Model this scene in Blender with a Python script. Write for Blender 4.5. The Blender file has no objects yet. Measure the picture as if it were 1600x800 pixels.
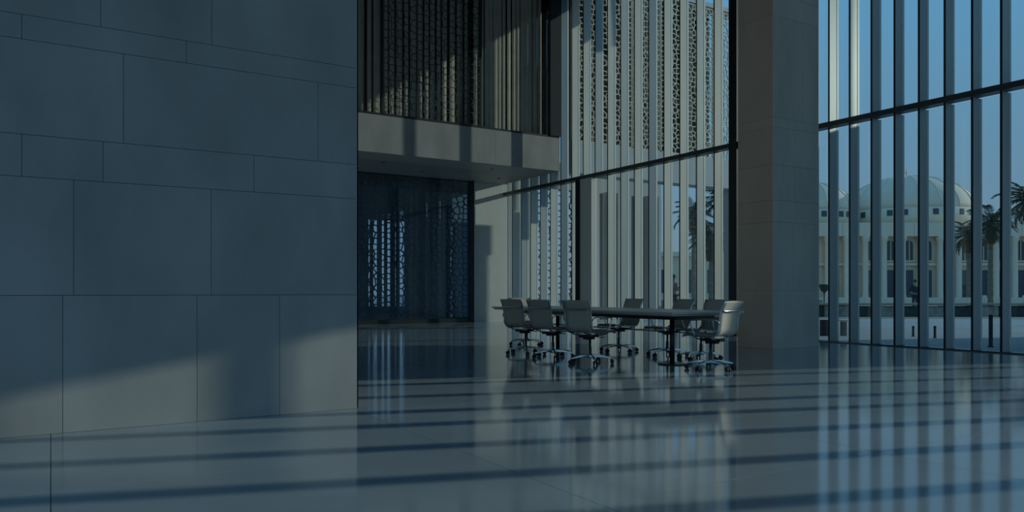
import bpy, bmesh, math, random
from mathutils import Vector, Matrix
random.seed(7)
C = bpy.context.scene.collection
PI = math.pi
# ------------------------------------------------------------------ camera
YAW = math.atan2(0.5225, 0.8526)          # view axis turned from +Y towards +X
SY, CY = math.sin(YAW), math.cos(YAW)
FPX = 1176.0
cam_d = bpy.data.cameras.new('camera'); cam = bpy.data.objects.new('camera', cam_d); C.objects.link(cam)
cam_d.sensor_width = 36; cam_d.lens = 36*FPX/1600; cam_d.clip_end = 600; cam_d.clip_start = .05
cam_d.shift_y = 56/1600                    # rising-front lens: verticals stay vertical
cam.location = (0, 0, 1.0); cam.rotation_euler = (PI/2, 0, -YAW)
bpy.context.scene.camera = cam
# ------------------------------------------------------------------ world, sun, exposure
W = bpy.data.worlds.new('sky'); bpy.context.scene.world = W; W.use_nodes = True
nt = W.node_tree; nt.nodes.clear()
out = nt.nodes.new('ShaderNodeOutputWorld'); bg = nt.nodes.new('ShaderNodeBackground')
tc = nt.nodes.new('ShaderNodeTexCoord'); sx = nt.nodes.new('ShaderNodeSeparateXYZ'); cr = nt.nodes.new('ShaderNodeValToRGB')
nt.links.new(tc.outputs['Generated'], sx.inputs[0]); nt.links.new(sx.outputs['Z'], cr.inputs[0])
nt.links.new(cr.outputs[0], bg.inputs[0]); nt.links.new(bg.outputs[0], out.inputs[0])
e = cr.color_ramp.elements
e[0].position = 0.0; e[0].color = (.155, .225, .285, 1)
e[1].position = 0.38; e[1].color = (.10, .29, .48, 1)
k = e.new(.16); k.color = (.125, .25, .36, 1)
k = e.new(1.0); k.color = (.06, .20, .38, 1)
bg.inputs[1].default_value = 1.2
SUN = Vector((.949, -.314, .275)).normalized()      # towards the sun: low, from the right
sd = bpy.data.lights.new('sun', 'SUN'); so = bpy.data.objects.new('sun', sd); C.objects.link(so)
sd.energy = 1.7; sd.color = (.92, 1.0, .84); sd.angle = math.radians(.5)
so.rotation_euler = SUN.to_track_quat('Z', 'Y').to_euler(); so.location = (30, -10, 12)
vs = bpy.context.scene.view_settings
vs.view_transform = 'Standard'; vs.look = 'None'; vs.gamma = 1; vs.use_curve_mapping = False; vs.exposure = 0.0
cy = bpy.context.scene.cycles
cy.max_bounces = 8; cy.transparent_max_bounces = 24; cy.diffuse_bounces = 4; cy.glossy_bounces = 4
cy.caustics_reflective = False; cy.sample_clamp_indirect = 3

# ------------------------------------------------------------------ materials
def mat(name, col, rough=.6, metal=0, var=0.0, scale=3.0, bump=0.0, stretch=(1,1,1), objvar=0.0, spec=.5):
    m = bpy.data.materials.new(name); m.use_nodes = True; t = m.node_tree; b = t.nodes['Principled BSDF']
    b.inputs['Base Color'].default_value = (*col, 1); b.inputs['Roughness'].default_value = rough
    b.inputs['Metallic'].default_value = metal; b.inputs['Specular IOR Level'].default_value = spec
    if var or bump or objvar:
        g = t.nodes.new('ShaderNodeNewGeometry'); mp = t.nodes.new('ShaderNodeMapping'); n = t.nodes.new('ShaderNodeTexNoise')
        mp.inputs['Scale'].default_value = stretch; n.inputs['Scale'].default_value = scale; n.inputs['Detail'].default_value = 6
        t.links.new(g.outputs['Position'], mp.inputs[0]); t.links.new(mp.outputs[0], n.inputs['Vector'])
        mr = t.nodes.new('ShaderNodeMapRange'); mr.inputs[1].default_value = .3; mr.inputs[2].default_value = .7
        mr.inputs[3].default_value = 1-var; mr.inputs[4].default_value = 1+var
        t.links.new(n.outputs['Fac'], mr.inputs[0])
        oi = t.nodes.new('ShaderNodeObjectInfo'); mo = t.nodes.new('ShaderNodeMapRange')
        mo.inputs[3].default_value = 1-objvar; mo.inputs[4].default_value = 1+objvar
        t.links.new(oi.outputs['Random'], mo.inputs[0])
        mu = t.nodes.new('ShaderNodeMath'); mu.operation = 'MULTIPLY'
        t.links.new(mr.outputs[0], mu.inputs[0]); t.links.new(mo.outputs[0], mu.inputs[1])
        vm = t.nodes.new('ShaderNodeVectorMath'); vm.operation = 'SCALE'; vm.inputs[0].default_value = col
        t.links.new(mu.outputs[0], vm.inputs['Scale']); t.links.new(vm.outputs[0], b.inputs['Base Color'])
        if bump:
            bp = t.nodes.new('ShaderNodeBump'); bp.inputs['Strength'].default_value = bump; bp.inputs['Distance'].default_value = .01
            t.links.new(n.outputs['Fac'], bp.inputs['Height']); t.links.new(bp.outputs[0], b.inputs['Normal'])
    return m
def glass(name, tint, base, gain, rcol=(1,1,1), rough=0.0):
    m = bpy.data.materials.new(name); m.use_nodes = True; t = m.node_tree; t.nodes.clear()
    o = t.nodes.new('ShaderNodeOutputMaterial'); mx = t.nodes.new('ShaderNodeMixShader')
    tr = t.nodes.new('ShaderNodeBsdfTransparent'); gl = t.nodes.new('ShaderNodeBsdfGlossy'); gl.inputs['Roughness'].default_value = rough
    tr.inputs[0].default_value = (*tint, 1); gl.inputs[0].default_value = (*rcol, 1)
    lw = t.nodes.new('ShaderNodeLayerWeight'); lw.inputs['Blend'].default_value = .5
    pw = t.nodes.new('ShaderNodeMath'); pw.operation = 'POWER'; pw.inputs[1].default_value = 4
    ma = t.nodes.new('ShaderNodeMath'); ma.operation = 'MULTIPLY_ADD'; ma.inputs[1].default_value = gain; ma.inputs[2].default_value = base; ma.use_clamp = True
    t.links.new(lw.outputs['Facing'], pw.inputs[0]); t.links.new(pw.outputs[0], ma.inputs[0])
    t.links.new(ma.outputs[0], mx.inputs[0]); t.links.new(tr.outputs[0], mx.inputs[1]); t.links.new(gl.outputs[0], mx.inputs[2])
    t.links.new(mx.outputs[0], o.inputs[0]); return m
M = dict(
 stone=mat('wall_stone', (.34,.34,.33), .65, var=.16, scale=1.6, bump=.15, stretch=(1,1,.45), objvar=.05),
 pillar=mat('pillar_stone', (.68,.62,.54), .65, var=.10, scale=2.0, bump=.15, stretch=(1,1,.4), objvar=.05),
 brown=mat('pillar_side_tone', (.86,.60,.44), .6, var=.06, scale=2.0, bump=.1, stretch=(1,1,.5), objvar=.04),
 joint=mat('joint_mortar', (.05,.055,.06), .9),
 floor=mat('polished_floor_stone', (.36,.43,.50), .09, var=.10, scale=.9, objvar=.035, spec=.6),
 floorj=mat('floor_joint', (.10,.11,.13), .6),
 finlit=mat('sunlit_fin_tone', (.80,.78,.70), .45, var=.05, scale=2, stretch=(1,1,.3)),  # paler colour standing in for fins in full sun
 finshade=mat('shaded_fin_tone', (.26,.32,.38), .4, metal=.1, var=.08, scale=2, stretch=(1,1,.3)),  # darker bluish colour standing in for fins in shade
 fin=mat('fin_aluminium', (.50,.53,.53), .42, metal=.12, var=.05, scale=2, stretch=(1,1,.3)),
 dark=mat('dark_bronze', (.03,.035,.04), .45, metal=.3),
 rail=mat('rail_metal', (.09,.10,.10), .35, metal=.5),
rwall=mat('pale_wall', (.74,.74,.70), .7, var=.04),
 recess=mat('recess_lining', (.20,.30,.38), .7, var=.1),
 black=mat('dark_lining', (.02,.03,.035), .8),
 ceil=mat('dark_ceiling', (.05,.055,.06), .8, var=.05),
 soffit=mat('soffit_board', (.45,.43,.40), .5, var=.04, scale=1),
 pedge=mat('pale_fin_edge', (.86,.84,.78), .4),
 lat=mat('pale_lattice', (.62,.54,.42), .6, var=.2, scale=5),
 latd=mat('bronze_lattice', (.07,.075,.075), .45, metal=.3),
 drape=mat('pale_louvre', (.72,.64,.52), .7, var=.1, scale=3),
 plast=mat('plaster', (.46,.48,.48), .7, var=.05, scale=1.2),
 glass=glass('clear_glass', (.93,.96,.97), .03, .55),
 mirror=glass('dark_reflective_glass', (.93,.94,.94), .05, .4, (.85,.85,.82)),
 mirror2=glass('tinted_partition_glass', (.80,.88,.95), .09, .5, (.8,.9,1.0)),
 chrome=mat('chrome', (.55,.57,.58), .15, metal=1),
 blackp=mat('black_plastic', (.02,.022,.025), .45),
 mesh=mat('taupe_mesh', (.64,.57,.48), .75, var=.05, scale=60),
 table=mat('table_laminate', (.60,.57,.50), .33, var=.06, scale=5, stretch=(4,.4,1)),
 tedge=mat('table_edge', (.50,.47,.42), .4),
 tdark=mat('table_leg_metal', (.04,.045,.05), .35, metal=.4),
 plaza=mat('plaza_paving', (.36,.37,.37), .8, var=.06, scale=.5, objvar=.05),
 white=mat('white_render', (.86,.66,.46), .8, var=.05, scale=.3),
 dome=mat('dome_render', (.86,.70,.54), .8, var=.05, scale=.4),
 win=mat('far_window', (.06,.08,.10), .4),
 trim=mat('far_trim', (.88,.72,.54), .8),
 rough=mat('rough_stone', (.26,.26,.24), .9, var=.35, scale=4, bump=.6),
 dblk=mat('dark_hedge', (.035,.05,.05), .9, var=.4, scale=6, bump=.6),
 ledge=mat('tan_ledge', (.30,.25,.19), .8, var=.1, scale=2),
 trunk=mat('palm_trunk', (.22,.18,.13), .9, var=.3, scale=5, bump=.6),
 frond=mat('palm_frond', (.07,.085,.05), .7, var=.25, scale=2),
 dry=mat('dry_frond', (.26,.19,.11), .8, var=.2, scale=2),
 skin=mat('skin', (.35,.22,.16), .6), navy=mat('navy_cloth', (.02,.028,.045), .9), hair=mat('hair', (.02,.018,.016), .7),
 pink=mat('dusty_pink_cloth', (.22,.14,.13), .9), grey=mat('grey_cloth', (.12,.13,.15), .9),
 metalp=mat('post_metal', (.05,.055,.06), .5, metal=.4),
)
# ------------------------------------------------------------------ helpers
class MB:
    def __init__(s): s.v = []; s.f = []; s.sm = []
    def box(s, x0, x1, y0, y1, z0, z1):
        n = len(s.v); s.v += [(x,y,z) for z in (z0,z1) for y in (y0,y1) for x in (x0,x1)]
        s.f += [tuple(n+i for i in q) for q in ((0,2,3,1),(4,5,7,6),(0,1,5,4),(2,6,7,3),(0,4,6,2),(1,3,7,5))]; s.sm += [0]*6; return s
    def prism(s, pts, z0, z1):                          # pts ccw in xy
        n = len(s.v); k = len(pts); s.v += [(x,y,z0) for x,y in pts] + [(x,y,z1) for x,y in pts]
        s.f += [tuple(range(n+k-1, n-1, -1)), tuple(range(n+k, n+2*k))]; s.sm += [0,0]
        for i in range(k): s.f.append((n+i, n+(i+1)%k, n+k+(i+1)%k, n+k+i)); s.sm.append(0)
        return s
    def lathe(s, prof, seg=16, cx=0, cy=0, a0=0):              # prof: (r,z) bottom to top
        n = len(s.v)
        for r, z in prof:
            for i in range(seg):
                a = a0+2*PI*i/seg; s.v.append((cx+r*math.cos(a), cy+r*math.sin(a), z))
        for j in range(len(prof)-1):
            for i in range(seg):
                i2 = (i+1) % seg; s.f.append((n+j*seg+i, n+j*seg+i2, n+(j+1)*seg+i2, n+(j+1)*seg+i)); s.sm.append(1)
        s.f.append(tuple(n+i for i in range(seg-1,-1,-1))); s.sm.append(0)
        m = n+(len(prof)-1)*seg; s.f.append(tuple(m+i for i in range(seg))); s.sm.append(0); return s
    def tube(s, pts, r, seg=8):
        pts = [Vector(p) for p in pts]; n = len(s.v); rr = r if isinstance(r, (list,tuple)) else [r]*len(pts)
        up = None
        for i, p in enumerate(pts):
            d = (pts[min(i+1,len(pts)-1)] - pts[max(i-1,0)]).normalized()
            if up is None: up = Vector((0,0,1)) if abs(d.z) < .9 else Vector((1,0,0))
            a = d.cross(up).normalized(); b = a.cross(d).normalized(); up = b
            for k in range(seg):
                t = 2*PI*k/seg; s.v.append(tuple(p + a*rr[i]*math.cos(t) + b*rr[i]*math.sin(t)))
        for j in range(len(pts)-1):
            for k in range(seg):
                k2 = (k+1) % seg; s.f.append((n+j*seg+k, n+j*seg+k2, n+(j+1)*seg+k2, n+(j+1)*seg+k)); s.sm.append(1)
        s.f.append(tuple(n+k for k in range(seg-1,-1,-1))); s.sm.append(0)
        m = n+(len(pts)-1)*seg; s.f.append(tuple(m+k for k in range(seg))); s.sm.append(0); return s
    def mesh(s, name, m, bevel=0):
        me = bpy.data.meshes.new(name); me.from_pydata(s.v, [], s.f)
        me.polygons.foreach_set('use_smooth', [bool(x) for x in s.sm]); me.materials.append(m)
        bm = bmesh.new(); bm.from_mesh(me)
        if bevel:
            ed = [e for e in bm.edges if e.is_manifold and e.calc_face_angle(0) > .6]
            bmesh.ops.bevel(bm, geom=ed, offset=bevel, segments=1, affect='EDGES', clamp_overlap=True)
        bmesh.ops.recalc_face_normals(bm, faces=bm.faces); bm.to_mesh(me); bm.free(); return me
    def build(s, name, m, parent=None, bevel=0, loc=(0,0,0), rz=0):
        return link(name, s.mesh(name, m, bevel), parent, loc, rz)
def link(name, me, parent=None, loc=(0,0,0), rz=0):
    o = bpy.data.objects.new(name, me); C.objects.link(o); o.parent = parent; o.location = loc; o.rotation_euler = (0,0,rz); return o
def tag(o, label=None, cat=None, group=None, kind=None):
    for k, v in (('label',label),('category',cat),('group',group),('kind',kind)):
        if v: o[k] = v
    return o
def empty(name, loc=(0,0,0), rz=0, **kw):
    o = bpy.data.objects.new(name, None); C.objects.link(o); o.location = loc; o.rotation_euler = (0,0,rz); o.empty_display_size = .2
    return tag(o, **kw)
def kids(o): return [c for c in bpy.data.objects if c.parent == o]
def copy_tree(o, parent=None):
    c = o.copy(); C.objects.link(c); c.parent = parent
    for ch in kids(o): copy_tree(ch, c)
    return c
def struct(name, mb, m, **kw): return tag(mb.build(name, m, None, **kw), kind='structure')
def B(x0,x1,y0,y1,z0,z1): return MB().box(x0,x1,y0,y1,z0,z1)
def away(right, depth, z=0):                 # metres right of / ahead of the viewpoint -> world point
    return Vector((right*CY + depth*SY, -right*SY + depth*CY, z))
def at(px, depth, z=0): return away((px-800)/FPX*depth, depth, z)
NRM = -YAW

def lattice(name, parent, m, w, h, cell, bar, th, loc, seed, axis='x', frame=.03):
    """pierced screen of irregular rounded cells, w x h, standing in the XZ plane"""
    rnd = random.Random(seed); nx = max(2, round(w/cell)); nz = max(2, round(h/cell)); cx = w/nx; cz = h/nz; P = {}
    for i in range(-2, nx+2):
        for j in range(-2, nz+2): P[i,j] = ((i+.5+rnd.uniform(-.38,.38))*cx, (j+.5+rnd.uniform(-.38,.38))*cz)
    V = []; F = []
    for i in range(nx):
        for j in range(nz):
            px, pz = P[i,j]; poly = [(-.0,0),(w,0),(w,h),(0,h)]
            dmin = 9
            for di in (-2,-1,0,1,2):
                for dj in (-2,-1,0,1,2):
                    if not di and not dj: continue
                    q = P.get((i+di,j+dj))
                    if q is None: continue
                    if not (0 <= i+di < nx and 0 <= j+dj < nz): continue
                    ax, az = q[0]-px, q[1]-pz; L = math.hypot(ax,az); ax/=L; az/=L; lim = ax*px+az*pz+L/2
                    new = []
                    for k in range(len(poly)):
                        a, b = poly[k], poly[(k+1)%len(poly)]
                        da, db = ax*a[0]+az*a[1]-lim, ax*b[0]+az*b[1]-lim
                        if da <= 0: new.append(a)
                        if da*db < 0:
                            t = da/(da-db); new.append((a[0]+(b[0]-a[0])*t, a[1]+(b[1]-a[1])*t))
                    poly = new
            if len(poly) < 3: continue
            gx = sum(p[0] for p in poly)/len(poly); gz = sum(p[1] for p in poly)/len(poly)
            ds = []
            for k in range(len(poly)):
                a, b = poly[k], poly[(k+1)%len(poly)]; L = math.hypot(b[0]-a[0], b[1]-a[1]) or 1e-6
                if L > .01: ds.append(abs((b[0]-a[0])*(gz-a[1])-(b[1]-a[1])*(gx-a[0]))/L)
            s = 1-min(.6, bar/2/max(.02, sum(ds)/len(ds))); n = len(V); k = len(poly)
            for y, sc in ((0,1),(0,s),(th,s),(th,1)):
                V += [(gx+(p[0]-gx)*sc, y, gz+(p[1]-gz)*sc) for p in poly]
            for r in range(3):
                for q in range(k): F.append((n+r*k+q, n+r*k+(q+1)%k, n+(r+1)*k+(q+1)%k, n+(r+1)*k+q))
    if frame:
        mb = MB(); mb.box(-.001,frame,-.004,th+.004,0,h).box(w-frame,w+.001,-.004,th+.004,0,h).box(0,w,-.004,th+.004,-.001,frame).box(0,w,-.004,th+.004,h-frame,h+.001)
        n = len(V); V += mb.v; F += [tuple(n+i for i in f) for f in mb.f]
    me = bpy.data.meshes.new(name); me.from_pydata(V, [], F); me.materials.append(m)
    return link(name, me, parent, loc, PI/2 if axis == 'y' else 0)

# ================================================================== THE SETTING
# hall: floor z=0, glazing plane x=13.2, left wall face y=6.2 ending at x=2.25, mezzanine face y=18.7, back wall y=22
floor = struct('floor', B(-9, 13.5, -8, 22.2, -.2, -.012), M['floorj'])
SLX, SLY = 2.2, 1.6
ix = 0
for i in range(7):
    for j in range(14):
        x0 = -2.2+i*SLX; y0 = -.4+j*SLY; x1 = min(x0+SLX, 13.5); y1 = min(y0+SLY, 22.0)
        B(x0+.002, x1-.002, y0+.002, y1-.002, -.0118, 0).build('floor_slab', M['floor'], floor)
for q in ((-9,-2.2,-8,22),( -2.2,13.5,-8,-.4)): B(q[0],q[1],q[2],q[3],-.0118,0).build('floor_slab', M['floor'], floor)
ceiling = struct('ceiling', B(-9, 13.6, -8, 22.2, 10.3, 10.5), M['ceil'])
wbk = struct('fill_opening_back', B(-9, 13.6, -8.2, -8, 0, .1), M['rail'])  # unseen open end behind the camera, added for daylight fill
for k in range(12): B(-9+k*2.05-.05, -9+k*2.05+.05, -8.2, -8, .1, 10.3).build('mullion', M['rail'], wbk)
wfl = struct('fill_opening_left', B(-9.2, -9, -8.2, 6.2, 0, .1), M['rail'])  # unseen open left side, added to bring more sky light indoors
for k in range(8): B(-9.2, -9, -8+k*2-.05, -8+k*2+.05, .1, 10.3).build('mullion', M['rail'], wfl)
# left wall: core and stone panels
wl = struct('wall_left', B(-9, 2.242, 6.225, 7.1, 0, 10.3), M['joint'])
def xl(px, Y=6.2):                       # where a sight line through column px meets the plane y=Y
    u = (px-800)/FPX; return Y*(CY*u+SY)/(CY-SY*u)
rows = [0,.975,1.797,2.09,2.747,2.917,3.72,4.0,4.7,4.9,5.9,6.2,7.2,8.2,9.2,10.3]
cuts = {0:[98,308,437],1:[115,330],2:[34,161,397],3:[193,497],4:[34,291],5:[157,331],6:[90,420],7:[250],8:[120,400],9:[300],10:[60,440],11:[200],12:[350],13:[100],14:[300]}
G = .0017
for r in range(len(rows)-1):
    xs = [-9, -6.2, -3.4, -1.3+.3*(r%3)] + [xl(c) for c in cuts[r]] + [2.25]
    for a, b in zip(xs[:-1], xs[1:]):
        B(a+G, b-G if b < 2.2 else b, 6.2, 6.226, rows[r]+G, rows[r+1]-G).build('stone_panel', M['stone'], wl)
B(2.24, 2.25, 6.2, 7.1, 0, 10.3).build('end_panel', M['stone'], wl)
struct('wall_side', B(2.0, 2.24, 7.1, 22.0, 0, 10.3), M['plast'])

# mezzanine slab with stone face and boarded soffit
mz = struct('trim_1', B(2.24, 13.15, 18.73, 22.0, 4.68, 5.64), M['joint'])
for a, b in ((2.24,5.2),(5.2,8.3),(8.3,10.9),(10.9,13.15)):
    B(a+.003, b-.003, 18.70, 18.735, 4.66, 5.65).build('face_panel', M['stone'], mz)
for i in range(6):
    a = 2.24+i*1.82; b = min(a+1.82, 13.15)
    for (c, d) in ((18.74,20.35),(20.35,22.0)): B(a+.003,b-.003,c+.003,d-.003,4.655,4.681).build('soffit_panel', M['soffit'], mz)
for x, y in ((8.0,20.0),(11.2,19.4),(9.6,20.9),(12.3,20.9)):
    MB().lathe([(.055,4.645),(.055,4.656)],14,x,y).build('downlight', M['dark'], mz)
# mezzanine front: dark reflecting glazing, bronze lattice, corner posts
w3 = tag(B(2.24, 13.15, 18.70, 18.80, 5.65, 5.71).build('window_3', M['dark']), kind='structure')
xa, xb = xl(598, 18.7), xl(752, 18.7)
for a, b in ((2.3,xa-.04),(xa+.04,xb-.03),(xb+.03,12.82)):
    B(a, b, 18.745, 18.757, 5.70, 10.3).build('glass_pane', M['mirror'], w3)
for a in (xa, xb): B(a-.03, a+.03, 18.70, 18.80, 5.70, 10.3).build('window_post', M['dark'], w3)
B(12.80, 13.17, 18.67, 18.78, 5.70, 10.3).build('corner_post', M['black'], w3)
n = 3; wp = (xb-xa-.08)/n
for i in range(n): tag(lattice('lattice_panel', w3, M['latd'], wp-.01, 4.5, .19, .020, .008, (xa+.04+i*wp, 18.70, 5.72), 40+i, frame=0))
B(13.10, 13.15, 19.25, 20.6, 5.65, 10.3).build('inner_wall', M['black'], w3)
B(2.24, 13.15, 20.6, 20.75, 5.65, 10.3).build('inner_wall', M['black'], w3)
def blade(px, py, w, z0, z1, ang, parent, m='drape'):
    # curved vertical blade, hollow side away from the hall
    pts = []
    for k in range(5):
        t = -1+k/2; pts.append((w/2*t, .035*t*t*w/.2))
    back = [(a, b+.012) for a, b in reversed(pts)]
    MB().prism(pts+back, z0, z1).build('louvre', M[m], parent, loc=(px,py,0), rz=ang)
x = 6.5
while x < 12.75:
    blade(x, (18.98 if x > xb else 19.15)+random.uniform(-.012,.012), random.choice((.16,.20,.24)), 5.66, 10.25, random.uniform(.25,.5), w3); x += random.uniform(.17,.25) if x < xb else random.uniform(.13,.18)
# back wall under the mezzanine
wb = struct('wall_rear', B(11.9, 13.3, 22.0, 22.3, 0, 4.66), M['rwall'])
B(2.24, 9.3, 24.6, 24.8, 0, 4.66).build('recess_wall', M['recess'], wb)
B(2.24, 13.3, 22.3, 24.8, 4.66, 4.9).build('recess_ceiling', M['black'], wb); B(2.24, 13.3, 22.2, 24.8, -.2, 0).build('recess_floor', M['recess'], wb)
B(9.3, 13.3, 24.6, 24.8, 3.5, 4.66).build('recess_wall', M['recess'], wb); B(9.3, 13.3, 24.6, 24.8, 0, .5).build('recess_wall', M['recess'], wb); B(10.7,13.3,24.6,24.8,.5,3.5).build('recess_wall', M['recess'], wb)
x = 6.0
while x < 12.0:
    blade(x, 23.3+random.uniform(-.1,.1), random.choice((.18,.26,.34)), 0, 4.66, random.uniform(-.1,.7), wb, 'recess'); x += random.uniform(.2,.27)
w4 = tag(B(2.3, 11.86, 21.9, 22.06, .0, .14).build('window_4', M['dark']), kind='structure')
n = 6; wp = (11.80-6.0)/n
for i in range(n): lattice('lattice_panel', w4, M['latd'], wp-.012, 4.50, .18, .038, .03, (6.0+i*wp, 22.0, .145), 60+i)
B(11.78, 11.90, 21.80, 22.04, 0, 4.655).build('window_post', M['dark'], w4)
for a, b in ((6.0,8.9),(8.91,11.77)): B(a, b, 21.88, 21.892, .14, 4.655).build('glass_pane', M['mirror2'], w4)
B(6.0, 11.78, 21.88, 22.06, 4.60, 4.655).build('head_rail', M['dark'], w4)
# frameless glass partition under the mezzanine edge
gp = empty('glass_partition', (0,19.75,0), label='frameless clear glass partition standing under the mezzanine before the dark lattice', cat='partition')
xs = [6.2, xl(669,19.75), xl(737,19.75)]
for a, b in zip(xs[:-1], xs[1:]): B(a+.004,b-.004,-.006,.006,.012,4.64).build('glass_pane', M['glass'], gp)
B(xs[0], xs[2], -.015, .015, 0, .012).build('floor_channel', M['rail'], gp)

# ---- glazing wall on the right (plane x = 13.2)
FD = .28
def fin_mesh(z0, z1, mt='fin', th=.034, d=FD):
    return MB().prism([(0,-th/2),(d,-th/2),(d,th/2),(0,th/2)], z0, z1).mesh('fin', M[mt])
FINS = {m: (fin_mesh(4.37, 9.9, m), fin_mesh(.02, 4.27, m)) for m in ('fin','finlit','finshade')}
def strip(z0, z1, th): return B(-.006, 0, -th/2, th/2, z0, z1)
glint_lo, glint_hi = [B(FD-.06, FD-.002, -.021, -.0165, a, b).mesh('edge_glint', M['pedge']) for a, b in ((.02,4.27),(4.37,9.9))]  # pale strip painting in the sunlit outer edge of each fin
edge_lo = strip(.02,4.27,.036).mesh('front_edge', M['dark']); edge_hi = strip(4.37,9.9,.036).mesh('front_edge', M['dark'])
def bay(name, ys, y_lo, y_hi, low_skip=(), kinds=('fin',)):
    w = tag(B(13.18, 13.5, y_lo, y_hi, 0, .02).build(name, M['rail']), kind='structure')
    B(13.13, 13.36, y_lo, y_hi, 4.27, 4.37).build('transom', M['rail'], w)
    B(13.2, 13.5, y_lo, y_hi, 9.9, 10.3).build('head', M['dark'], w)
    for q, y in enumerate(ys):
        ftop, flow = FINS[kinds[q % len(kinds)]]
        f = link('fin', ftop, w, (13.2, y, 0)); link('front_edge', edge_hi, f); link('edge_glint', glint_hi, f)
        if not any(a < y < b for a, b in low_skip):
            f = link('fin', flow, w, (13.2, y, 0)); link('front_edge', edge_lo, f); link('edge_glint', glint_lo, f)
    s = sorted([y_lo]+list(ys)+[y_hi])
    for a, b in zip(s[:-1], s[1:]):
        if b-a < .06: continue
        B(13.435, 13.445, a+.018, b-.018, 4.37, 9.9).build('glass_pane', M['glass'], w)
        if not any(p < (a+b)/2 < q for p, q in low_skip): B(13.435, 13.445, a+.018, b-.018, .02, 4.27).build('glass_pane', M['glass'], w)
    return w
ys1 = [9.47-.4545*k for k in range(-4, 10)]
w1 = bay('window_1', ys1, 5.2, 11.75)
ys2 = [12.51+.5625*k for k in range(0, 17)]
w2 = bay('window_2', ys2, 11.98, 22.0, low_skip=((17.0,17.62),), kinds=('finlit','fin','finlit','finlit','finshade','finlit','fin'))  # fin colours alternate to paint in lit and shaded fins
B(13.1, 13.5, 11.75, 11.98, 0, 10.3).build('mullion', M['dark'], w2)
B(13.1, 13.30, 17.06, 17.60, 0, 4.26).build('stone_pier', M['pedge'], w2)
B(13.02, 13.42, 17.60, 17.72, 0, 4.26).build('dark_jamb', M['dark'], w2)
# unseen bay nearer the viewpoint: solid above the transom, wide fins below
wr = struct('wall_right', B(13.2, 13.6, -8.2, 5.2, 4.5, 10.3), M['plast'])
B(13.2, 13.5, 5.0, 5.2, 0, 4.5).build('jamb', M['dark'], wr)
ws = MB().prism([(0,-.05),(.28,-.05),(.28,.05),(0,.05)], 0, 4.5).mesh('wide_fin', M['fin'])
for y in (4.2,3.2,2.24,1.57,.70,-.17,-1.04,-1.91,-2.78,-3.65,-4.52,-5.39,-6.26,-7.13): link('wide_fin', ws, wr, (13.2, y, 0))
MB().prism([(13.2,.89),(18.2,3.03),(18.2,5.2),(13.2,5.2)], 4.5, 4.8).build('shade_slab', M['plast'], wr)  # unseen slab added to cut off the sunlit band on the left wall

MB().prism([(13.6,16.3),(22.2,13.5),(22.2,14.2),(14.7,18.7),(13.6,19.0)], 10.4, 10.6).build('louvre_shade_slab', M['plast'], ceiling)  # unseen slab added to cast the slanted shadow on the mezzanine louvres
# ---- free-standing stone pillar
pl = tag(B(10.72, 11.91, 8.81, 9.52, 0, 10.3).build('stone_pillar', M['joint']), 'tall square stone pillar rising in front of the glazing', 'pillar')
hs = [0,1.02,2.22,2.6,3.22,3.88,4.04,5.82,6.2,7.3,8.4,10.3]
spl = {1:[11.22],2:[11.3],3:[11.28],4:[11.28],5:[11.28],6:[11.5],7:[11.1]}
for r in range(len(hs)-1):
    z0, z1 = hs[r]+G, hs[r+1]-G
    B(10.69, 10.722, 8.78, 9.55, z0, z1).build('brown_panel', M['brown'], pl)  # this one side is toned warmer than the others
    xs = [10.724]+spl.get(r, [])+[11.94]
    for a, b in zip(xs[:-1], xs[1:]): B(a+(0 if a == 10.724 else G), b-(0 if b == 11.94 else G), 8.78, 8.812, z0, z1).build('stone_panel', M['pillar'], pl)
    B(11.908, 11.94, 8.815, 9.55, z0, z1).build('stone_panel', M['pillar'], pl)
    B(10.724, 11.905, 9.518, 9.55, z0, z1).build('stone_panel', M['pillar'], pl)

# ================================================================== OUTSIDE, next to the glazing
ft = empty('lattice_terrace', (13.7, 18.7, 0), label='pale stone terrace wing outside with pierced lattice screens above its beam', cat='building')
def L(x0,x1,y0,y1,z0,z1): return B(x0-13.7,x1-13.7,y0-18.7,y1-18.7,z0,z1)
for a, b in ((13.62,16.1),(16.1,18.6),(18.6,21.0)): L(a+.004,b-.004,18.7,19.25,4.66,5.65).build('beam_block', M['plast'], ft)
L(13.32,14.5,22.0,22.3,0,5.6).build('rear_wall', M['plast'], ft)
L(14.5,16.7,22.0,22.3,4.66,5.6).build('rear_wall', M['plast'], ft)
L(16.7,20.3,22.0,22.3,0,5.6).build('rear_wall', M['plast'], ft)
L(20.75,21.0,18.75,19.2,-.08,4.66).build('end_pier', M['plast'], ft)
for i in range(2): lattice('lattice_screen', ft, M['latd'], 1.08, 4.6, .22, .04, .04, (14.52+i*1.1-13.7, 22.05-18.7, .03), 80+i)
n = 6; wp = (21.0-13.62)/n
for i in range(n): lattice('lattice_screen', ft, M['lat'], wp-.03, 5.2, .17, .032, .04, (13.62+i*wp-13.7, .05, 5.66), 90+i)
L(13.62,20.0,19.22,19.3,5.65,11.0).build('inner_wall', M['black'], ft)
L(13.62,21.0,18.72,19.3,10.9,11.05).build('roof', M['plast'], ft)
for i in range(12): blade(.3+i*.5, .36, .2, 5.65, 10.9, .7, ft)
for i in range(7): L(16.9+i*.5, 16.9+i*.5+.14, 21.7, 21.98, 0, 4.66).build('wall_rib', M['plast'], ft)

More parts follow.
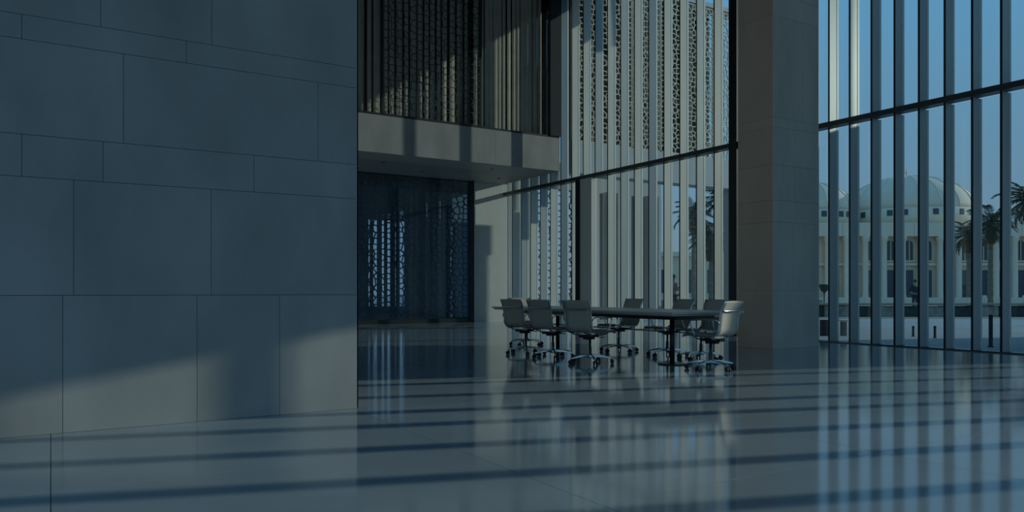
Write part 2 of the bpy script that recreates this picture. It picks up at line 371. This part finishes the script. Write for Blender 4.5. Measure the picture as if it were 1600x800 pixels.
plaza = struct('floor_outside', B(-40, 220, 4, 260, -.3, -.075), M['plaza'], loc=(0,0,0))
B(13.5,60,-60,4,-.3,-.075).build('ground', M['plaza'], plaza)
for i in range(7):
    for j in range(11):
        x0 = 13.62+i*2.4; y0 = 1.0+j*2.4
        B(x0+.006, x0+2.394, y0+.006, y0+2.394, -.08, -.02).build('paving_slab', M['plaza'], plaza)
# unseen block added off to the right to shade hall floor and fins
tw = empty('shade_block', (20.3, 5.1, 0), label='plain stepped block outside on the right, added out of view to shade the hall', cat='building')
B(-.8,.8,-2.45,2.5,0,6.0).build('wall', M['plast'], tw); B(-.8,.8,-2.45,1.3,6.0,12.0).build('upper_block', M['plast'], tw); B(-.9,.9,-2.47,1.35,12.0,12.1).build('roof', M['plast'], tw)

# planter wall: rough stone blocks alternating with dark hedge, tan ledge on top
pw = empty('planter_wall', at(1290, 29), NRM, label='low planter wall of rough stone blocks and dark hedge across the plaza', cat='wall')
x = -6.0; i = 0
while x < 16:
    w = random.uniform(.75, 1.15); dk = i % 2 == 1
    mb = B(x+.01, x+w-.01, 0 if not dk else .08, .75, -.07, .46+random.uniform(-.03,.02)); mb.build('hedge_block' if dk else 'stone_block', M['dblk'] if dk else M['rough'], pw, bevel=.04)
    x += w; i += 1
x = -6.0
while x < 16:
    B(x+.005, x+1.99, -.05, .9, .485, .56).build('ledge_stone', M['ledge'], pw); x += 2.0
x = -6.0
while x < 16:
    B(x+.005, x+1.49, -.5, -.05, -.075, .03).build('kerb_stone', M['trim'], pw); x += 1.5
# lone pieces on the plaza
def bollard(px, dep, r, h, label, group=None, m='metalp'):
    o = empty('bollard', at(px, dep, -.02), 0, label=label, cat='bollard', group=group)
    MB().lathe([(r*1.5,0),(r*1.5,.015),(r,.02),(r,h-.03)],12).build('post', M[m], o)
    MB().lathe([(r*1.08,h-.03),(r*1.08,h-.008),(r*.7,h)],12).build('cap', M['dark'], o)
bollard(1427, 17.2, .028, .24, 'short dark bollard on the plaza directly in front of the standing man')
bollard(1461, 16.6, .03, .27, 'short dark bollard on the plaza, left of the taller post')
bollard(1548, 13.9, .035, .60, 'tall dark post just outside the glazing at the right')
o = tag(B(-.09,.09,-.09,.09,0,.37).build('planter_box', M['dblk'], loc=at(1289,17.5,-.02), rz=NRM, bevel=.01), 'dark square planter box outside at the left end of the glazing', 'planter')
o = empty('stone_plinth', at(1318,17.5,-.02), NRM, label='small pale stone plinth outside, right of the dark planter box', cat='plinth')
B(-.055,.055,-.055,.055,0,.33).build('shaft', M['rough'], o); B(-.075,.075,-.075,.075,.33,.37).build('cap', M['trim'], o)
o = empty('bowl_lamp', at(1288,33,-.05), 0, label='dark bowl-topped lamp post behind the planter wall', cat='lamp')
MB().lathe([(.05,0),(.04,.3),(.03,1.0)],10).build('post', M['metalp'], o); MB().lathe([(.03,1.0),(.16,1.12),(.23,1.34),(.23,1.38)],14).build('bowl', M['metalp'], o)
# low white parapet walls along the street
pr = empty('street_parapet', at(1290, 60), NRM, label='low white street parapet beyond the planter wall', cat='wall')
x = -16
while x < 22:
    B(x+.02, x+3.1, 0, .25, -.07, .55).build('wall_segment', M['trim'], pr); B(x-.1,x+.02,-.05,.3,-.07,.72).build('pier', M['trim'], pr); x += 3.2

# ---- domed building
D = 80.0; PM = FPX/D
db = empty('domed_building', at(1478, D, 0), NRM, label='long pale building with two shallow domes across the street', cat='building')
def hx(px): return (px-1478)/PM
def hz(py): return 1+(456-py)/PM
B(hx(1200), hx(1700), 0, 22, -.07, hz(370)).build('main_wall', M['white'], db)
for k in range(9): B(hx(1200)+k*3.77, hx(1200)+k*3.77+3.74, -.9, 22.1, hz(370), hz(349)).build('cornice_block', M['trim'], db)
B(hx(1200), hx(1700), -.35, 0, hz(415), hz(411)).build('string_course', M['trim'], db)
def dome(cx, w, ybase, ytop, dy, drum):
    R = w/2; H = ytop-ybase
    MB().lathe([(R*1.04, drum),(R*1.04, ybase)],40,cx,dy).build('drum', M['trim'], db)
    prof = [(max(.02,R*math.cos(t)), ybase+H*math.sin(t)) for t in [PI/2*i/12 for i in range(13)]]
    d = MB().lathe(prof,40,cx,dy).build('dome', M['dome'], db)
    rb = MB()
    for q in range(20):
        a = 2*PI*q/20; rb.tube([(cx+(p[0]+.02)*math.cos(a), dy+(p[0]+.02)*math.sin(a), p[1]+.02) for p in prof[:-1]], .05, 4)
    tag(rb.build('dome_rib', M['trim'], d), kind='stuff')
    MB().lathe([(.12,ytop-.1),(.08,ytop+.3),(.2,ytop+.5),(.05,ytop+.8),(.02,ytop+1.3)],8,cx,dy).build('finial', M['trim'], d)
    for q in range(14):
        a = -PI/2+(q-6.5)*.2; bx, by = cx+R*1.04*math.cos(a), dy+R*1.04*math.sin(a)
        B(-.28,.28,-.05,.05,0,.62).build('drum_window', M['win'], db, loc=(bx,by,ybase-.85), rz=a+PI/2)
dome(hx(1478), 192/PM*(D+8)/D, hz(330)+.6, hz(275)+1.1, 8, hz(349))
dome(hx(1302), 128/PM*(D+6)/D, hz(330)+.4, hz(284)+.7, 6, hz(349))
for px in list(range(1290,1700,29)):
    c = MB().lathe([(.42,-.07),(.42,.3),(.32,.4),(.30,hz(376)-.2),(.42,hz(374)),(.45,hz(370))],12,hx(px),-.55).build('column', M['trim'], db)
for px in list(range(1304,1690,29)):
    wn = MB(); w = .42; z0, z1 = hz(407), hz(382)
    pts = [(-w,z0),(w,z0),(w,z1)]+[(w*math.cos(t),z1+w*math.sin(t)) for t in [PI*i/6 for i in range(1,6)]]+[(-w,z1)]
    me = [(x,-.04,z) for x,z in pts]; k = len(pts)
    wn.v = me+[(x,.04,z) for x,z in pts]; wn.f = [tuple(range(k)), tuple(range(2*k-1,k-1,-1))]+[(i,(i+1)%k,k+(i+1)%k,k+i) for i in range(k)]; wn.sm = [0]*(k+2)
    f = wn.build('arched_window', M['win'], db, loc=(hx(px),-.02,0))
    B(-.04,.04,-.09,-.04,z0,z1+.4).build('window_bar', M['trim'], f); B(-w-.12,w+.12,-.2,-.02,z0-.15,z0).build('sill', M['trim'], f)
    B(hx(px)-.45,hx(px)+.45,-.05,.03,0,hz(422)).build('doorway', M['win'], db)
# low building and hedges seen through the middle glazing
lb = empty('low_white_building', at(1095, 68, 0), NRM, label='distant low white building behind the palms, seen through the middle glazing', cat='building')
B(-9,9,0,8,-.07,4.2).build('wall', M['white'], lb); B(-9.3,9.3,-.3,8.3,4.2,4.6).build('cornice', M['trim'], lb)
for k in range(8): B(-8.2+k*2.2,-7.0+k*2.2,-.04,.03,.9,3.0).build('window', M['win'], lb)
hw = empty('garden_wall', at(1095, 42, 0), NRM, label='low tan garden wall outside the middle glazing, behind the standing person', cat='wall')
for k in range(8): B(-6+k*1.6+.01,-4.4+k*1.6-.01,0,.3,-.07,.55).build('wall_block', M['ledge'], hw)

# ---- palms
def frond_mesh(m, L=2.2, seed=0):
    rnd = random.Random(seed); v = []; f = []; pts = []
    for i in range(13):
        t = i/12; pts.append(Vector((L*math.sin(1.25*t)/1.25*1.05, 0, L*(.34*t-.62*t*t))))
    mb = MB().tube(pts, [.035*(1-.8*i/12) for i in range(13)], 4); v = list(mb.v); f = list(mb.f)
    for i in range(2, 25):
        t = i/24*12; a = int(min(t, 11.99)); p = pts[a].lerp(pts[a+1], t-a); l = .55*math.sin(PI*(.12+.8*i/24))+.08
        for s in (-1,1):
            d = Vector((.6, s*.8, -.35+rnd.uniform(-.2,.15))).normalized()*l; n = len(v); wv = Vector((.05,0,.0))
            mid = p+d*.5; v += [tuple(p-wv*.4), tuple(p+wv*.4), tuple(mid+wv*.6), tuple(p+d+Vector((0,0,-.08*l))), tuple(mid-wv*.6)]
            f.append((n,n+1,n+2,n+3,n+4))
    me = bpy.data.meshes.new('frond'); me.from_pydata(v, [], f); me.materials.append(m); return me
FM = [frond_mesh(M['frond'], 2.2, 1), frond_mesh(M['frond'], 1.8, 2), frond_mesh(M['dry'], 1.7, 3)]
def palm(px, dep, crown, sc, label, group=None, lean=0, dry=6):
    loc = at(px, dep, -.07); o = empty('palm_tree', loc, random.uniform(0,6), label=label, cat='palm tree', group=group)
    prof = []; nseg = 22
    for i in range(nseg+1):
        t = i/nseg; r = (.20-.05*t)*sc*(1+.12*(i % 2)); prof.append((r, crown*t))
    MB().lathe(prof, 10).build('trunk', M['trunk'], o)
    MB().lathe([(.18*sc,crown-.5*sc),(.34*sc,crown-.15*sc),(.22*sc,crown+.15*sc),(.05,crown+.3*sc)],10).build('crown_heart', M['trunk'], o)
    for i in range(26):
        f = link('frond', FM[i % 2], o, (0,0,crown), i*2.4); f.scale = (sc,)*3; f.rotation_euler = (0, math.radians(-62+i*4.4), i*2.4)
    for i in range(dry):
        f = link('dry_frond', FM[2], o, (0,0,crown-.15), i*1.05+.4); f.scale = (sc*.9,)*3; f.rotation_euler = (0, math.radians(58+i*3), i*1.05+.4)
palm(1548, 57, 6.2, 1.0, 'date palm with a pale trunk before the domed building, tallest crown in front of it')
palm(1514, 66, 6.0, 1.0, 'dark date palm before the domed building, left of the pale-trunked palm')
palm(1606, 52, 7.4, 1.1, 'palm crown against the sky at the right edge of the picture')
palm(1139, 40, 6.0, 1.0, 'palm with dry fronds outside the middle glazing, beside the stone pillar', dry=10)
palm(1112, 46, 4.4, .95, 'shorter palm outside the middle glazing, left of the tall one', dry=9)
palm(1084, 54, 6.6, .9, 'distant palm behind the standing person, seen between fins', dry=6)

# ---- people
def skin_obj(name, m, verts, edges, radii, parent, root=0, sub=1):
    me = bpy.data.meshes.new(name); me.from_pydata(verts, edges, []); me.materials.append(m)
    o = link(name, me, parent); md = o.modifiers.new('skin', 'SKIN'); md.use_smooth_shade = True
    for i, r in enumerate(radii):
        sv = me.skin_vertices[0].data[i]; sv.radius = (r, r) if not isinstance(r, tuple) else r; sv.use_root = (i == root)
    s = o.modifiers.new('sub', 'SUBSURF'); s.levels = sub; s.render_levels = sub
    return o
def person(px, dep, rz, label, top, bottom, arms='hips'):
    o = empty('person', at(px, dep, -.05), NRM+rz, label=label, cat='person')
    V = [(0,0,.95),(0,.01,1.15),(0,.0,1.38),(0,0,1.47),(0,-.01,1.55),(0,-.02,1.66),(0,-.01,1.73)]; R = [(.15,.11),(.13,.10),(.15,.10),.055,.06,.085,.05]
    E = [(0,1),(1,2),(2,3),(3,4),(4,5),(5,6)]
    legs = []
    for s in (-1,1):
        n = len(V); V += [(s*.09,0,.88),(s*.10,-.02,.50),(s*.10,.02,.10),(s*.11,-.02,.05),(s*.12,-.17,.035)]; R += [.085,.06,.042,.04,.03]
        E += [(0,n),(n,n+1),(n+1,n+2),(n+2,n+3),(n+3,n+4)]
        n = len(V)
        if arms == 'hips': A = [(s*.19,0,1.40),(s*.33,.05,1.18),(s*.24,-.10,1.02)]; h = Vector((s*.16,-.14,1.0))
        elif arms == 'phone': A = [(s*.18,0,1.38),(s*.24,-.02,1.12),(s*.14,-.24,1.20)]; h = Vector((s*.06,-.30,1.25))
        V += A+[tuple(h)]; R += [.058,.045,.032,.035]; E += [(2,n),(n,n+1),(n+1,n+2),(n+2,n+3)]
        for q in range(5):
            m0 = len(V); d = (h-Vector(A[2])).normalized(); off = Vector((0,0,.02-.012*q)); ln = (.045,.075,.085,.078,.06)[q]
            V += [tuple(h+off+d*ln*.6), tuple(h+off+d*ln+Vector((0,0,-.015)))]; R += [.009,.007]; E += [(n+3,m0),(m0,m0+1)]
    skin_obj('body', M['skin'], V, E, R, o)
    # clothing over the same skeleton
    tv = [(0,0,.90),(0,.01,1.15),(0,0,1.37),(0,0,1.45)]; te = [(0,1),(1,2),(2,3)]; tr = [(.19,.15),(.16,.125),(.19,.12),.075]
    for s in (-1,1):
        A = [(s*.19,0,1.40),(s*.33,.05,1.18),(s*.25,-.09,1.03)] if arms == 'hips' else [(s*.18,0,1.38),(s*.24,-.02,1.12),(s*.15,-.22,1.19)]
        n = len(tv); tv += A; tr += [.075,.06,.047]; te += [(2,n),(n,n+1),(n+1,n+2)]
    skin_obj('shirt', M[top], tv, te, tr, o)
    lv = [(0,0,1.02)]; le = []; lr = [(.175,.14)]
    for s in (-1,1):
        n = len(lv); lv += [(s*.09,0,.86),(s*.10,-.02,.50),(s*.10,.02,.10)]; lr += [.105,.078,.062]; le += [(0,n),(n,n+1),(n+1,n+2)]
    skin_obj('trousers', M[bottom], lv, le, lr, o)
    MB().lathe([(.094,1.64),(.10,1.69),(.09,1.74),(.05,1.775),(.01,1.785)],14,0,.008).build('hair', M['hair'], o)
    MB().lathe([(.012,1.63),(.016,1.645),(.008,1.67)],8,0,-.105).build('nose', M['skin'], o)
    for s in (-1,1):
        MB().lathe([(.012,1.63),(.018,1.655),(.012,1.68)],8,s*.088,0).build('ear', M['skin'], o)
        MB().lathe([(.009,1.672),(.009,1.682)],8,s*.032,-.098).build('eye', M['hair'], o)
        B(s*.11-.045,s*.11+.045,-.19,.07,0,.07).build('shoe', M['hair'], o, bevel=.02)
    B(-.025,.025,-.098,-.09,1.595,1.603).build('mouth', M['pink'], o)
person(1430, 44, PI, 'man in dark clothes standing with elbows out beyond the planter wall', 'navy', 'navy')
person(1053, 31.5, 1.9, 'person in a dusty top and dark trousers outside the middle glazing', 'pink', 'navy', 'phone')

# ================================================================== MEETING TABLE AND CHAIRS
TX, TY0, TY1 = 7.32, 7.02, 11.55
tb = empty('meeting_table', (TX, (TY0+TY1)/2, 0), label='long boat-shaped meeting table with a dark wood top on round column legs', cat='table')
def boat(hw0, hw1, L, r=.05, n=14):
    pts = []
    for i in range(n+1):
        t = -1+2*i/n; pts.append((hw1-(hw1-hw0)*t*t, t*L))
    return pts+[(-x, y) for x, y in reversed(pts)]
HL = (TY1-TY0)/2
MB().prism(boat(.66,.72,HL), .712, .740).build('tabletop', M['table'], tb, bevel=.004)
MB().prism(boat(.63,.69,HL-.03), .690, .7115).build('edge_band', M['tedge'], tb)
MB().prism(boat(.36,.42,HL-.25), .63, .6895).build('underframe', M['tdark'], tb)
for y in (7.71, 10.46):
    yy = y-(TY0+TY1)/2
    MB().lathe([(.034,.014),(.034,.632)],18,0,yy).build('leg', M['tdark'], tb)
    MB().lathe([(.20,0),(.20,.008),(.19,.014)],28,0,yy).build('foot_plate', M['tdark'], tb)

def smooth_path(pts, n=4):
    P = [Vector(p) for p in pts]; out = []
    for i in range(len(P)-1):
        p0, p1, p2, p3 = P[max(i-1,0)], P[i], P[i+1], P[min(i+2,len(P)-1)]
        for k in range(n):
            t = k/n; out.append(.5*((2*p1)+(p2-p0)*t+(2*p0-5*p1+4*p2-p3)*t*t+(3*p1-p0-3*p2+p3)*t**3))
    return out+[P[-1]]
def make_chair():
    root = empty('office_chair')
    prof = smooth_path([(.27,0,.425),(.235,0,.452),(.10,0,.445),(-.08,0,.430),(-.175,0,.440),(-.232,0,.495),(-.250,0,.600),(-.268,0,.740),(-.325,0,.880)], 4)
    hw = .225; mb = MB(); n = len(prof); cols = 7
    for side in (0, 1):
        for i, p in enumerate(prof):
            d = (prof[min(i+1,n-1)]-prof[max(i-1,0)]).normalized(); nn = Vector((-d.z,0,d.x))*-1
            for c in range(cols):
                y = -hw+2*hw*c/(cols-1); sag = .012*(1-(y/hw)**2)
                q = p+Vector((0,y,0))+nn*(-sag if 0 else 0)-nn*sag*-1+nn*(.006 if side else -.006); mb.v.append(tuple(q))
    for side in (0,1):
        b0 = side*n*cols
        for i in range(n-1):
            for c in range(cols-1): a = b0+i*cols+c; mb.f.append((a,a+1,a+cols+1,a+cols)); mb.sm.append(1)
    for i in range(n-1):
        for c in (0, cols-1): a = i*cols+c; mb.f.append((a,a+cols,a+cols+n*cols,a+n*cols)); mb.sm.append(0)
    for i in (0, n-1):
        for c in range(cols-1): a = i*cols+c; mb.f.append((a,a+1,a+1+n*cols,a+n*cols)); mb.sm.append(0)
    mb.build('sling_seat', M['mesh'], root)
    for s in (-1,1):
        MB().tube([p+Vector((0,s*(hw+.010),0)) for p in prof], .0125, 8).build('side_rail', M['chrome'], root)
        arm = smooth_path([(-.258,s*.245,.60),(-.235,s*.275,.645),(-.12,s*.285,.652),(.08,s*.285,.645),(.13,s*.283,.625),(.115,s*.27,.54),(.085,s*.245,.445)], 4)
        MB().tube(arm, .010, 8).build('armrest', M['chrome'], root)
    bb = smooth_path([(-.290,-hw,.765),(-.300,-.1,.760),(-.302,.1,.760),(-.290,hw,.765)],3); MB().tube(bb, .009, 6).build('back_bar', M['chrome'], root)
    sb = smooth_path([(-.13,-.235,.425),(-.12,-.12,.395),(-.12,.12,.395),(-.13,.235,.425)],3); MB().tube(sb, .011, 6).build('seat_spreader', M['chrome'], root)
    sb = smooth_path([(.12,-.235,.440),(.11,-.12,.395),(.11,.12,.395),(.12,.235,.440)],3); MB().tube(sb, .011, 6).build('seat_spreader', M['chrome'], root)
    mc = MB().prism([(-.17,-.07),(.13,-.06),(.13,.06),(-.17,.07)], .365, .398).box(-.10,.06,-.05,.05,.335,.366); mc.build('tilt_mechanism', M['blackp'], root, bevel=.008)
    MB().tube([(.02,-.06,.375),(.02,-.20,.370),(.02,-.235,.372)], [.006,.006,.010], 6).build('height_lever', M['blackp'], root)
    MB().lathe([(.034,.075),(.034,.135),(.026,.14),(.026,.23),(.016,.235),(.016,.34)],14).build('column', M['chrome'], root)
    arm = MB()
    for (x, w, h, z) in ((.02,.022,.020,.108),(.16,.018,.015,.105),(.30,.013,.009,.078)):
        arm.v += [(x,-w,z-h),(x,w,z-h),(x,w*.8,z+h),(x,-w*.8,z+h)]
    for j in range(2):
        for k2 in range(4): arm.f.append((j*4+k2,j*4+(k2+1)%4,(j+1)*4+(k2+1)%4,(j+1)*4+k2)); arm.sm.append(0)
    arm.f += [(0,1,2,3),(8,9,10,11)]; arm.sm += [0,0]; am = arm.mesh('base_arm', M['chrome'], .003)
    cs = MB()
    for y in (-.019, .019):
        for q in range(1): 
            n0 = len(cs.v); seg = 14
            for yy, rr in ((y-.010,.020),(y-.008,.027),(y+.008,.027),(y+.010,.020)):
                for k2 in range(seg): t = 2*PI*k2/seg; cs.v.append((.31+rr*math.cos(t), yy, .027+rr*math.sin(t)))
            for j in range(3):
                for k2 in range(seg): cs.f.append((n0+j*seg+k2, n0+j*seg+(k2+1)%seg, n0+(j+1)*seg+(k2+1)%seg, n0+(j+1)*seg+k2)); cs.sm.append(1)
            cs.f += [tuple(n0+k2 for k2 in range(seg)), tuple(n0+3*seg+k2 for k2 in range(seg))]; cs.sm += [0,0]
    cs.lathe([(.008,.03),(.008,.072)],8,.295,0); cs.box(.285,.325,-.012,.012,.036,.060)
    cm = cs.mesh('caster', M['blackp'])
    for q in range(5):
        a = link('base_arm', am, root, (0,0,0), 2*PI*q/5+.3); link('caster', cm, a)
    return root
proto = make_chair()
chairs = [  # x, y, facing (deg from +x), label
 (6.52, 10.22, 10, 'taupe office chair with its back to us, leftmost, by the table tip', None),
 (6.50, 9.42, 10, 'taupe office chair, middle of the three whose backs face us', None),
 (6.44, 8.42, 13, 'taupe office chair, right one of the three whose backs face us', None),
 (8.12, 9.82, 176, 'taupe mesh office chair across the table, leftmost of the three on the glazing side', None),
 (8.18, 8.72, 172, 'taupe mesh office chair across the table, middle of the three on the glazing side', None),
 (8.15, 7.98, 178, 'taupe mesh office chair across the table, half hidden behind the sunlit end chair', None),
 (7.60, 11.86, 266, 'office chair at the far end of the table with its pale front towards us', None),
 (7.24, 6.92, 104, 'office chair at the near right end of the table, its pale back towards us', None)]
for i, (x, y, a, lab, _) in enumerate(chairs):
    o = proto if i == 0 else copy_tree(proto)
    o.location = (x, y, 0); o.rotation_euler = (0,0,math.radians(a)); tag(o, lab.replace('’', "'"), 'chair', 'mesh office chairs around the meeting table')
